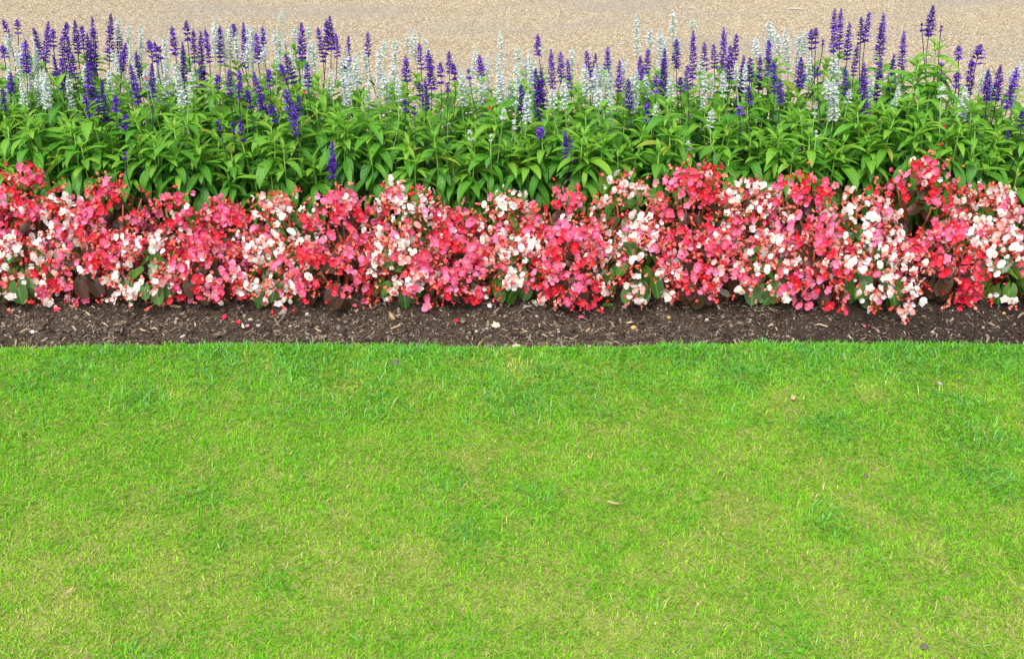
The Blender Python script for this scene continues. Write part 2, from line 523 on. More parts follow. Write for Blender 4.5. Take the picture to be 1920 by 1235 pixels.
# ------------------------------------------------------------------ mulch on the soil
def mulch(n):
    x = rng.uniform(-2.6, 2.6, n)
    y = 2.235 + 0.5 * rng.random(n) ** 1.15
    keep = rng.random(n) < np.where(x > .75, .42, 1.0) * (.35 + noise2(x, y, .12, 71, 2))
    x, y = x[keep], y[keep]
    n = len(x)
    z = soil_z(x, y) + rng.uniform(-.001, .004, n)
    az = rng.uniform(0, 2 * np.pi, n)
    big = rng.random(n) < .035
    L = np.where(big, rng.uniform(.010, .019, n), rng.uniform(.0015, .0075, n))
    W = np.where(big, rng.uniform(.0016, .0036, n), rng.uniform(.0005, .0016, n))
    d = np.stack([np.cos(az), np.sin(az), rng.normal(0, .28, n)], 1)
    sd_ = np.stack([-np.sin(az), np.cos(az), rng.normal(0, .4, n)], 1)
    P = np.stack([x, y, z], 1)
    bend = np.stack([rng.normal(0, .15, n), rng.normal(0, .15, n), rng.uniform(.0, .5, n)], 1) * L[:, None]
    A, B, Cc = P - d * L[:, None], P + bend, P + d * L[:, None]
    S = sd_ * W[:, None]
    V = np.stack([A - S, A + S, B + S, B - S, Cc + S * .6, Cc - S * .6], 1).reshape(-1, 3)
    b = np.arange(n) * 6
    return mesh_np('wood_mulch', V, [np.stack([b, b + 1, b + 2, b + 3], 1), np.stack([b + 3, b + 2, b + 4, b + 5], 1)], M['mulch'])


tag(obj('wood_mulch', mulch(80000)), 'brown shredded wood mulch scattered on the soil strip', 'mulch', kind='stuff')

def clods(n):
    x = rng.uniform(-2.6, 2.6, n)
    y = 2.245 + 0.45 * rng.random(n)
    r = np.clip(np.exp(rng.normal(-6.0, .55, n)), .001, .011)
    c = np.stack([x, y, soil_z(x, y) + r * .15], 1)
    ax = np.array([[1, 0, 0], [-1, 0, 0], [0, 1, 0], [0, -1, 0], [0, 0, 1], [0, 0, -1]], float)
    V = c[:, None, :] + (ax[None] + rng.normal(0, .3, (n, 6, 3))) * r[:, None, None] * np.array([1, 1, .7])
    f = np.array([[0, 2, 4], [2, 1, 4], [1, 3, 4], [3, 0, 4], [2, 0, 5], [1, 2, 5], [3, 1, 5], [0, 3, 5]])
    return mesh_np('soil_crumbs', V.reshape(-1, 3), (np.arange(n)[:, None, None] * 6 + f[None]).reshape(-1, 3), M['crumb'])


s = NT('crumb')
sx = s.n('ShaderNodeSeparateXYZ'); s.l(s.pos(), sx.inputs[0])
dk = s.n('ShaderNodeMapRange'); dk.inputs[1].default_value, dk.inputs[2].default_value = 0.35, 1.15; s.l(sx.outputs[0], dk.inputs[0])
c_ = s.ramp(s.island(), [(0, (.03, .022, .016)), (.5, (.075, .056, .042)), (.85, (.14, .105, .078)), (.97, (.24, .19, .145)), (1, (.42, .37, .30))])
M['crumb'] = s.plain(s.mix(s.math('MULTIPLY', dk.outputs[0], 0.75), c_, (0.034, 0.028, 0.024)), .95, .1)
tag(obj('soil_crumbs', clods(28000)), 'crumbs and clods of earth on the soil strip', 'soil', kind='stuff')

# ------------------------------------------------------------------ part meshes
def petal_geo(V, F, UV, ang, L, W, cup, curl, nu, nv, c=0, z0=0.0):
    """a petal from the shared centre vertex c outwards along angle ang"""
    ca_, sa_ = math.cos(ang), math.sin(ang)
    prev = None

    def put(x, y, z, u, v):
        V.append((x * ca_ - y * sa_, x * sa_ + y * ca_, z)); UV.append((u, v)); return len(V) - 1
    for k in range(1, nu):
        t = k / nu
        wd = W / 2 * max(0.0, math.sin(math.pi * t ** .72)) ** .55
        row = []
        for j in range(nv + 1):
            q = 2 * j / nv - 1
            row.append(put(q * wd, t * L, z0 * t + cup * t * t * L + curl * q * q * wd + .07 * L * math.sin(q * 5 + ang * 7) * t, .5 + q / 2, t))
        if prev is None:
            for j in range(nv): F.append((c, row[j + 1], row[j]))
        else:
            for j in range(nv): F.append((prev[j], prev[j + 1], row[j + 1], row[j]))
        prev = row
    tip = put(0, L, z0 + cup * L, .5, 1)
    for j in range(nv): F.append((prev[j], prev[j + 1], tip))


def flower_mesh(mat, kind, rnd):
    """begonia flower of unit radius facing +Z, its stalk running back from the centre"""
    V, F, UV = [(0, 0, 0)], [], [(.5, 0)]
    a = rnd.uniform(-.15, .15)
    if kind == 'open':
        cup = rnd.uniform(-.2, .5)
        petal_geo(V, F, UV, a, 1, 1.22, cup, rnd.uniform(-.3, .5), 4, 4)
        petal_geo(V, F, UV, a + math.pi, .95, 1.15, cup + rnd.uniform(-.2, .2), rnd.uniform(-.3, .5), 4, 4)
        for sgn in (1, -1):
            petal_geo(V, F, UV, a + sgn * math.pi / 2 + rnd.uniform(-.1, .1), .74, .50, cup + .2, .2, 4, 2, 0, .05)
    elif kind == 'five':
        for k in range(5):
            petal_geo(V, F, UV, a + k * math.tau / 5 + rnd.uniform(-.12, .12), rnd.uniform(.75, .95), .72, rnd.uniform(.0, .3), .2, 4, 2)
    else:
        for k, (l, wd) in enumerate(((.9, 1.15), (.85, 1.1))):
            petal_geo(V, F, UV, a + k * math.pi, l * .75, wd, rnd.uniform(.75, 1.2), .3, 4, 4)
    nf = len(F)
    V += [(.05, 0, -.03), (-.03, .05, -.03), (-.03, -.05, -.03), (.24, .03, -1.2), (.16, .08, -1.2), (.16, -.02, -1.2)]
    UV += [(.5, .5)] * 6
    b = len(V) - 6
    F += [(0, b, b + 1), (0, b + 1, b + 2), (0, b + 2, b)]
    F += [(b + k, b + (k + 1) % 3, b + 3 + (k + 1) % 3, b + 3 + k) for k in range(3)]
    return mesh('begonia_flower', V, F, [mat, M['begonia_stem']], [0] * nf + [1] * 6, UV)


def stamen_mesh(rnd):
    V, F = [], []
    for r, z in ((.13, .02), (.19, .10), (.12, .20)):
        for k in range(6):
            q = r * rnd.uniform(.8, 1.2)
            V.append((q * math.cos(k * 1.047), q * math.sin(k * 1.047), z + rnd.uniform(-.02, .02)))
    V.append((0, 0, .24))
    for r in range(2):
        for k in range(6):
            F.append((r * 6 + k, r * 6 + (k + 1) % 6, r * 6 + 6 + (k + 1) % 6, r * 6 + 6 + k))
    F += [(12 + k, 12 + (k + 1) % 6, 18) for k in range(6)]
    return mesh('stamen', V, F, M['stamen'])


def bud_mesh(mat, rnd):
    """a flat heart-like bud, or a three-winged seed case, nodding on a stalk; length about 1"""
    V, F, UV = [], [], []
    wing = rnd.uniform(.28, .7)
    fl = rnd.uniform(.5, 1.0)
    for t, r in ((.18, .42), (.5, .62), (.78, .5), (1.0, .16)):
        for k in range(6):
            a = k * math.tau / 6 + .5 * t
            q = r * (1 if k % 2 else wing) * rnd.uniform(.8, 1.2)
            V.append((q * math.cos(a), q * fl * math.sin(a), t + rnd.uniform(-.08, .08)))
            UV.append((k / 6, t))
    V.append((0, 0, 0)); UV.append((.5, .0))
    c = len(V) - 1
    F += [(c, (k + 1) % 6, k) for k in range(6)]
    for q in range(3):
        F += [(q * 6 + k, q * 6 + (k + 1) % 6, q * 6 + 6 + (k + 1) % 6, q * 6 + 6 + k) for k in range(6)]
    F.append(tuple(18 + k for k in range(6)))
    # opening sepals at the tip
    for ang in (rnd.uniform(0, 6), rnd.uniform(0, 6)):
        b0 = len(V)
        d = Vector((math.cos(ang), math.sin(ang), 0)); e = Vector((-d.y, d.x, 0))
        for w_, o_, z_ in ((.16, .1, .95), (.40, .38, 1.3), (.12, .62, 1.55)):
            V += [d * o_ + e * w_ + Vector((0, 0, z_)), d * o_ - e * w_ + Vector((0, 0, z_))]; UV += [(.3, 1), (.7, 1)]
        F += [(18, b0, b0 + 1), (b0, b0 + 2, b0 + 3, b0 + 1), (b0 + 2, b0 + 4, b0 + 5, b0 + 3)]
    nf = len(F)
    b = len(V)
    for z in (-.05, -1.5):
        for k in range(3):
            V.append((.06 * math.cos(k * 2.09) + (.25 if z < -1 else 0), .06 * math.sin(k * 2.09), z)); UV.append((.5, .5))
    F += [(c, b + k, b + (k + 1) % 3) for k in range(3)]
    F += [(b + k, b + (k + 1) % 3, b + 3 + (k + 1) % 3, b + 3 + k) for k in range(3)]
    return mesh('begonia_bud', V, F, [mat, M['begonia_stem']], [0] * nf + [1] * 6, UV)


def leaf_mesh(name, mat, length, width, droop, fold, peak, n, wave, rnd, twist=0.0):
    """leaf along +Y from the origin, upper side +Z, arching over by droop (radians)"""
    V, UV, F = [], [], []
    p = Vector((0, 0, 0))
    prev = None
    for k in range(n + 1):
        t = k / n
        ang = -droop * t ** 1.3
        if k: p = p + Vector((0, math.cos(ang), math.sin(ang))) * (length / n)
        wd = width / 2 * (math.sin(math.pi * t ** peak) ** .85 if 0 < t < 1 else .06 if t == 0 else 0.0)
        up = Vector((0, -math.sin(ang), math.cos(ang)))
        tw = twist * t
        row = []
        for q in (-1, 0, 1):
            sx_ = q * wd * math.cos(fold)
            h = abs(q) * wd * math.sin(fold) + wave * wd * math.sin(t * 9 + q * 1.3 + length)
            if q == 0: h = 0
            v = p + Vector((sx_ * math.cos(tw), 0, 0)) + up * (h + sx_ * math.sin(tw))
            V.append(v); UV.append((.5 + q / 2, t)); row.append(len(V) - 1)
        if prev:
            for j in (0, 1): F.append((prev[j], prev[j + 1], row[j + 1], row[j]))
        prev = row
    return mesh(name, V, F, mat, None, UV)


def round_leaf_mesh(mat, rnd):
    """cupped, nearly round begonia leaf of unit length with a lobed base and short stalk"""
    V, UV, F = [(0, 0, 0)], [(.5, 0)], []
    rings, seg = 3, 11
    cup = rnd.uniform(.1, .35)
    asy = rnd.uniform(-.12, .12)
    for r in range(1, rings + 1):
        for k in range(seg):
            a = math.pi * (k / (seg - 1) * 1.86 - .93)
            rad = (.60 + .40 * math.cos(a * .5) ** 1.2) * r / rings
            x, y = rad * math.sin(a) * .62 * (1 + asy * (1 if a > 0 else -1)), rad * math.cos(a)
            V.append((x, y, cup * (x * x * 1.6 + .35 * y * y) - .10 * y * y * 2 + .03 * math.sin(a * 6) * (r / rings) ** 2))
            UV.append((.5 + .5 * (r / rings) * (1 if a > 0 else -1) * min(1, abs(math.sin(a)) * 1.0 + .0), r / rings))
    for k in range(seg - 1):
        F.append((0, 1 + k, 2 + k))
        for r in range(rings - 1):
            b = 1 + r * seg + k
            F.append((b, b + seg, b + seg + 1, b + 1))
    return mesh('begonia_leaf', V, F, mat, None, UV)


def tube_mesh(name, pts, r0, r1, mat, sides=5):
    V, F = [], []
    n = len(pts)
    for k, p in enumerate(pts):
        d = (pts[min(k + 1, n - 1)] - pts[max(k - 1, 0)]).normalized()
        a = d.orthogonal().normalized()
        b = d.cross(a)
        r = r0 + (r1 - r0) * k / (n - 1)
        for j in range(sides):
            V.append(p + (a * math.cos(j * math.tau / sides) + b * math.sin(j * math.tau / sides)) * r)
        if k:
            for j in range(sides):
                F.append(((k - 1) * sides + j, (k - 1) * sides + (j + 1) % sides, k * sides + (j + 1) % sides, k * sides + j))
    F.append(tuple((n - 1) * sides + j for j in range(sides)))
    return mesh(name, V, F, mat)


def florets_mesh(mat, length, rnd, white):
    """whorls of little two-lipped florets round an axis 0..length along +Z"""
    V, F = [], []
    z = 0.0
    step0 = .0090 if white else .0088
    while z < length:
        t = z / length
        r = (.0140 if not white else .0130) * (1 - t) ** .55 + .0022
        r *= min(1, .75 + 1.5 * t) * rnd.uniform(.78, 1.15)
        n = max(4, int((11 if not white else 12) * (1 - .5 * t)))
        ph = rnd.random() * 6
        for k in range(n):
            if rnd.random() < .1: continue
            a = ph + k * math.tau / n + rnd.uniform(-.25, .25)
            d = Vector((math.cos(a), math.sin(a), 0))
            e = Vector((-d.y, d.x, 0))
            rise = .35 + .8 * t + rnd.uniform(-.2, .2)
            ax = (d + Vector((0, 0, rise))).normalized()
            rr = r * rnd.uniform(.75, 1.25)
            p0 = Vector((0, 0, z + rnd.uniform(-.002, .002))) + d * .0012
            cw = (.0022 if white else .0025) * (1 - .35 * t)
            # calyx: a long diamond
            m_ = p0 + ax * rr * .5
            nrm = ax.cross(e).normalized()
            b = len(V)
            V += [p0, m_ + e * cw, m_ + nrm * cw, m_ - e * cw, m_ - nrm * cw, p0 + ax * rr * .9]
            F += [(b, b + 1, b + 2), (b, b + 2, b + 3), (b, b + 3, b + 4), (b, b + 4, b + 1),
                  (b + 5, b + 2, b + 1), (b + 5, b + 3, b + 2), (b + 5, b + 4, b + 3), (b + 5, b + 1, b + 4)]
            if t < .86 and rnd.random() < .8:
                # the lip: a small bent flap hanging from the mouth
                q = p0 + ax * rr * .8
                lw = (.0027 if white else .0028) + .0016 * rnd.random()
                out = (d * .8 + Vector((0, 0, -.5)) + e * rnd.uniform(-.3, .3)).normalized() * (.0045 + .0025 * rnd.random())
                b = len(V)
                V += [q + e * lw * .4, q - e * lw * .4, q + out * .6 + e * lw + Vector((0, 0, .001)), q + out * .6 - e * lw + Vector((0, 0, .001)), q + out]
                F += [(b, b + 1, b + 3, b + 2), (b + 2, b + 3, b + 4)]
        z += step0 * (1.5 - 1.0 * t ** .6) * rnd.uniform(.85, 1.15)
    return mesh('florets', V, F, mat, smooth=False)


rnd = random.Random(4)
FLOWERS = {k: [flower_mesh(M['petal_' + k], kd, rnd) for kd in ('open', 'open', 'open', 'open', 'five', 'half', 'half', 'half')] for k in ('pink', 'red', 'white', 'blush')}
STAMENS = [stamen_mesh(rnd) for _ in range(2)]
BUDS = {k: [bud_mesh(M['bud_' + k], rnd) for _ in range(4)] for k in ('red', 'coral', 'brown')}
BLEAVES = {k: [round_leaf_mesh(M['begonia_' + k], rnd) for _ in range(5)] for k in ('green', 'bronze')}
SLEAVES = {k: [leaf_mesh('salvia_leaf', M['salvia_' + k], 1.0, wd, dr, fo, .80, 6, .07, rnd, tw)
               for wd, dr, fo, tw in ((.29, .7, .40, .2), (.32, 1.1, .3, -.3), (.26, .4, .45, .1), (.33, 1.4, .25, .35), (.30, .9, .35, -.15), (.25, 1.7, .4, .4))]
           for k in ('young', 'leaf', 'old')}
SPK_L = [.025, .05, .08, .11, .14, .18, .23]
SPIKES = {k: [[florets_mesh(M[k + '_floret'], L_, rnd, k == 'white') for _ in range(2)] for L_ in SPK_L] for k in ('violet', 'white')}

ORD = ['first', 'second', 'third', 'fourth', 'fifth', 'sixth', 'seventh', 'eighth', 'ninth', 'tenth', 'eleventh', 'twelfth', 'thirteenth',
       'fourteenth', 'fifteenth', 'sixteenth', 'seventeenth', 'eighteenth', 'nineteenth', 'twentieth', 'twenty-first', 'twenty-second']


def place_words(i, n):
    """i-th of n counted from whichever end is nearer"""
    if i == 0: return 'leftmost'
    if i == n - 1: return 'rightmost'
    return f'{ORD[i]} from the left' if i < (n + 1) // 2 else f'{ORD[n - 1 - i]} from the right'


# ------------------------------------------------------------------ begonias
def begonia(px, D, top_px, tone, label, rx=.110, density=1.0):
    c = at(px, top_px, D)
    base_z = float(soil_z(np.array([c.x]), np.array([D]))[0]) - .004
    H = c.z - base_z
    root = bpy.data.objects.new('begonia_plant', None)
    C.objects.link(root)
    root.empty_display_size = .05
    root.location = (c.x, D, base_z)
    tag(root, label, 'begonia', 'begonias along the edge of the bed')
    rd = random.Random(int(px * 7 + D * 1000))
    ry = .125
    lf = 'green' if tone == 'white' else 'bronze'

    def shell(lo, hi, inner, outer, front=.86):
        """a point in the plant's rounded mass with its outward direction"""
        while True:
            a = rd.uniform(0, math.tau)
            if math.sin(a) > .2 and rd.random() < front: continue      # fewer at the hidden back
            t = rd.uniform(lo, hi)
            prof = (.74 + .40 * math.sin(math.pi * min(1, t) ** .9)) * math.sqrt(max(0.03, 1 - max(0, (t - .30) / .76) ** 2.0))
            r = rd.uniform(inner, outer) * prof
            n = Vector((math.cos(a) / rx, math.sin(a) / ry, (t - .42) * 2.2 / (H * .62))).normalized()
            return Vector((math.cos(a) * r * rx, math.sin(a) * r * ry, t * H)), n

    for k in range(6):                                                  # branching fleshy stems
        a = rd.uniform(0, math.tau)
        tip = Vector((math.cos(a) * rx * rd.uniform(.3, .8), math.sin(a) * ry * rd.uniform(.3, .8), H * rd.uniform(.6, .9)))
        pts = [Vector((0, 0, -.01)), tip * .35 + Vector((0, 0, -.01)), tip * .7, tip]
        obj('stem', tube_mesh('begonia_stem', pts, .005, .0025, M['begonia_stem']), root)
    # leaves fill the inside and the low skirt
    for k in range(int(38 * density)):
        low = k < 20
        p, n = shell(.06, .34, .75, 1.0, .8) if low else shell(.25, .88, .45, .9, .6)
        p -= n * (.012 if low else .03)
        side = Vector((rd.uniform(-1, 1), rd.uniform(-1, 1), rd.uniform(-.3, .4)))
        up = (n * .8 + Vector((0, -.15, .75)) + side * .35).normalized()
        d = (Vector((n.x, n.y, -.35 if low else .05)) + side * .6)
        d -= up * d.dot(up)
        L = rd.uniform(.028, .044) * (1.0 if low else .85)
        obj('leaf', rd.choice(BLEAVES[lf]), root, p - d.normalized() * L * .4, frame(d, up), L)
    # flowers in loose clusters over the dome
    nclus = int(46 * density * max(1.0, H / .22))
    view = Vector((-c.x * .25, -1, .55)).normalized()
    for k in range(nclus):
        p, n = shell(.14, 1.04, .78, 1.14)
        if p.z < min(.09, H * .4) and rd.random() < .42: continue
        if tone == 'white':
            names, wts, bk = ('white', 'blush', 'pink'), (.74, .12, .14), ('coral', 'coral', 'coral', 'red')
        elif tone == 'red':
            names, wts, bk = ('red', 'pink', 'white'), (.48, .47, .05), ('red', 'red', 'coral', 'coral')
        else:
            names, wts, bk = ('pink', 'red', 'blush', 'white'), (.60, .29, .03, .08), ('red', 'red', 'coral', 'coral')
        kind = rd.choices(names, wts)[0]
        m = rd.choice((1, 2, 3, 4, 4, 6))
        for j in range(m):
            q = p + Vector((rd.gauss(0, .0145), rd.gauss(0, .011), rd.gauss(0, .0135))) + n * rd.uniform(-.008, .014)
            q.z = max(q.z, .02)
            kk = kind if rd.random() < .86 else rd.choices(names, wts)[0]
            fn = (n * .75 + view * .55 + Vector((0, 0, .25)) + Vector((rd.gauss(0, .33), rd.gauss(0, .33), rd.gauss(0, .33)))).normalized()
            rad = rd.triangular(.0105, .0205, .0148) * (.82 if kk in ('white', 'blush') else .94)
            vi = rd.randrange(8)
            f = obj('flower', FLOWERS[kk][vi], root, q, frame(Vector((rd.gauss(0, .5), rd.gauss(0, .2), 1)), fn), rad)
            if vi < 5 and fn.dot(view) > .25:
                obj('stamen', STAMENS[vi % 2], f, scale=.5 if kk == 'red' else .72)
        for j in range(rd.choice((3, 4, 5, 5, 7))):
            q = p + Vector((rd.gauss(0, .02), rd.gauss(0, .016), rd.gauss(0, .02))) + n * rd.uniform(-.014, .006)
            q.z = max(q.z, .02)
            dn = (n * .8 + Vector((rd.gauss(0, .5), rd.gauss(0, .5), rd.gauss(-.1, .5)))).normalized()
            obj('bud', rd.choice(BUDS[rd.choice(bk) if rd.random() > .04 else 'brown']), root, q, dn.to_track_quat('Z', 'Y'), rd.uniform(.006, .0125))
    return root


FRONT = [(-60, 470, 'pink'), (38, 452, 'white'), (165, 440, 'pink'), (285, 445, 'white'), (388, 450, 'pink'), (508, 452, 'white'), (628, 452, 'red'),
         (742, 440, 'white'), (852, 448, 'pink'), (968, 452, 'white'), (1085, 440, 'red'), (1188, 432, 'white'), (1318, 450, 'pink'),
         (1432, 445, 'white'), (1538, 440, 'pink'), (1652, 445, 'white'), (1768, 445, 'red'), (1880, 440, 'white'), (1985, 440, 'pink')]
BACK = [(-75, 340, 'red'), (45, 332, 'pink'), (112, 378, 'white'), (205, 352, 'red'), (318, 378, 'pink'), (430, 392, 'red'), (528, 372, 'white'), (648, 370, 'pink'),
        (762, 358, 'white'), (868, 405, 'red'), (948, 372, 'white'), (1055, 366, 'pink'), (1178, 342, 'white'), (1308, 318, 'red'),
        (1398, 352, 'white'), (1510, 330, 'pink'), (1610, 368, 'white'), (1738, 312, 'red'), (1852, 362, 'white'), (1955, 392, 'red')]
LOOK = {'pink': 'pink begonia', 'red': 'red and pink begonia', 'white': 'white begonia with coral buds'}
for row, D, where in ((FRONT, 2.575, 'front begonia row'), (BACK, 2.78, 'rear begonia row')):
    inside = [r for r in row if -40 < r[0] < 1960]
    for (px, tp, tone) in row:
        if (px, tp, tone) in inside:
            lab = f'{LOOK[tone]}, {place_words(inside.index((px, tp, tone)), len(inside))} in the {where}'
        else:
            lab = f'{LOOK[tone]} at the far {"left" if px < 900 else "right"} end of the {where}'
        begonia(px, D + random.uniform(-.025, .025), tp, tone, lab)

# ------------------------------------------------------------------ salvias
SALVIAS = []


def salvia(px, D, top_px, colour, stems, nodes, label, spread=.085):
    c = at(px, top_px, D)
    base_z = float(soil_z(np.array([c.x]), np.array([D]))[0]) - .004
    H = c.z - base_z
    root = bpy.data.objects.new('salvia_plant', None)
    C.objects.link(root)
    root.empty_display_size = .05
    root.location = (c.x, D, base_z)
    tag(root, label, 'salvia', 'salvias in the bed')
    rd = random.Random(int(px * 5 + D * 777))
    for k in range(stems):
        a = k * math.tau / stems + rd.uniform(-.4, .4)
        if k % 3 == 1 and math.sin(a) > .3: a = -a
        rr = spread * rd.uniform(.45, 1.1) * (1.0 if k else .2)
        h = H * (rd.uniform(.80, 1.0) if k else 1.0) * (1 - .22 * min(1, rr / spread) ** 2 * (1 if math.sin(a) < 0 else .5))
        tip = Vector((math.cos(a) * rr, math.sin(a) * rr, h))
        b0 = Vector((math.cos(a) * .02, math.sin(a) * .02, 0))
        pts = [b0 + (tip - b0) * t + Vector((math.cos(a), math.sin(a), 0)) * .03 * math.sin(math.pi * t) for t in (0, .25, .5, .75, 1)]
        obj('stem', tube_mesh('salvia_stem', pts, .0035, .0018, M['salvia_stem'], 4), root)

        def along(t):
            q = t * 4
            i_ = min(3, int(q))
            return pts[i_].lerp(pts[i_ + 1], q - i_)
        ph = rd.uniform(0, math.pi)
        z = h - .004
        for nd in range(nodes):
            t = max(.08, z / h)
            age = nd / max(1, nodes - 1)
            p = along(t)
            cnt = 5 if nd < 2 or rd.random() < .4 else 4
            for j in range(cnt):
                axil = j >= 2
                az = ph + nd * math.pi / 2 + (j % 2) * math.pi + (rd.uniform(.5, 1.0) if axil else 0) + rd.uniform(-.35, .35)
                d2 = Vector((math.cos(az), math.sin(az), 0))
                elev = [1.0, .58, .24, -.06, -.32, -.55, -.75, -.9][min(nd, 7)] + rd.uniform(-.22, .22) + (.2 if axil else 0)
                d = d2 * math.cos(elev) + Vector((0, 0, math.sin(elev)))
                up = Vector((0, 0, 1)) * math.cos(elev) - d2 * math.sin(elev)
                L = (.046, .072, .092, .103, .107, .104, .099, .094)[min(nd, 7)] * rd.uniform(.82, 1.2) * (.62 if axil else 1)
                # the hidden lower inside of the bed carries few leaves
                if nd >= 3 and d2.y > .25: continue
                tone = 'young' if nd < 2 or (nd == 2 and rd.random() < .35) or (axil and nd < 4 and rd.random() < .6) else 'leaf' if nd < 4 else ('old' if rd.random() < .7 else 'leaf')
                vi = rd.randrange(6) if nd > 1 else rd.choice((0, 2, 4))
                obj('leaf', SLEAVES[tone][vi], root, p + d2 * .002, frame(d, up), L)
            z -= (.015, .021, .027, .031, .031, .031, .031, .031)[min(nd, 7)] * rd.uniform(.85, 1.15)
            if z < .03: break
    SALVIAS.append((root, colour, c.x, D, H))
    return root


SF = [(-60, 232, 'v'), (40, 215, 'v'), (145, 205, 'w'), (240, 222, 'v'), (330, 212, 'w'), (435, 250, 'v'), (535, 228, 'v'), (668, 190, 'w'), (795, 220, 'v'),
      (915, 218, 'w'), (1018, 215, 'v'), (1122, 205, 'w'), (1240, 200, 'v'), (1392, 205, 'v'), (1490, 215, 'w'), (1600, 212, 'v'), (1712, 190, 'v'), (1812, 205, 'w'),
      (1905, 225, 'v'), (1995, 225, 'v')]
SM = [(-70, 175, 'v'), (10, 172, 'v'), (95, 168, 'w'), (190, 182, 'v'), (285, 175, 'w'), (385, 172, 'v'), (480, 168, 'v'), (590, 165, 'v'), (722, 178, 'w'), (850, 192, 'w'),
      (965, 180, 'v'), (1070, 186, 'v'), (1190, 176, 'w'), (1310, 176, 'v'), (1440, 168, 'v'), (1545, 160, 'w'), (1660, 168, 'v'), (1745, 85, 'v'), (1850, 195, 'v'), (1950, 200, 'v')]
SB = [(-40, 130, 'v'), (50, 128, 'w'), (150, 122, 'v'), (250, 138, 'w'), (345, 130, 'v'), (430, 132, 'w'), (540, 105, 'v'), (645, 150, 'w'), (770, 158, 'v'), (890, 162, 'w'),
      (1000, 148, 'w'), (1120, 150, 'v'), (1225, 150, 'w'), (1335, 142, 'v'), (1445, 130, 'w'), (1560, 118, 'v'), (1650, 140, 'v'), (1790, 182, 'v'), (1890, 182, 'w')]
SLOOK = {'v': 'violet-spiked salvia', 'w': 'white-spiked salvia'}
for row, D, st_n, nd_n, where in ((SF, 3.00, 10, 11, 'front salvia row behind the begonias'), (SM, 3.19, 8, 8, 'middle salvia row'),
                                  (SB, 3.40, 8, 8, 'back salvia row along the path')):
    inside = [r for r in row if -45 < r[0] < 1965]
    for r in row:
        px, tp, colr = r
        if r in inside:
            lab = f'leafy {SLOOK[colr]}, {place_words(inside.index(r), len(inside))} in the {where}'
        else:
            lab = f'leafy {SLOOK[colr]} at the far {"left" if px < 900 else "right"} end of the {where}'
        if px == 1745 and tp == 85:
            lab = 'tall leafy salvia rising above its neighbours, with one violet spike at the top'
        salvia(px, D + random.uniform(-.03, .03), tp - (4 if row is SF else 14 if tp > 100 else 0), colr, st_n, nd_n, lab, .10 if row is not SF else .084)

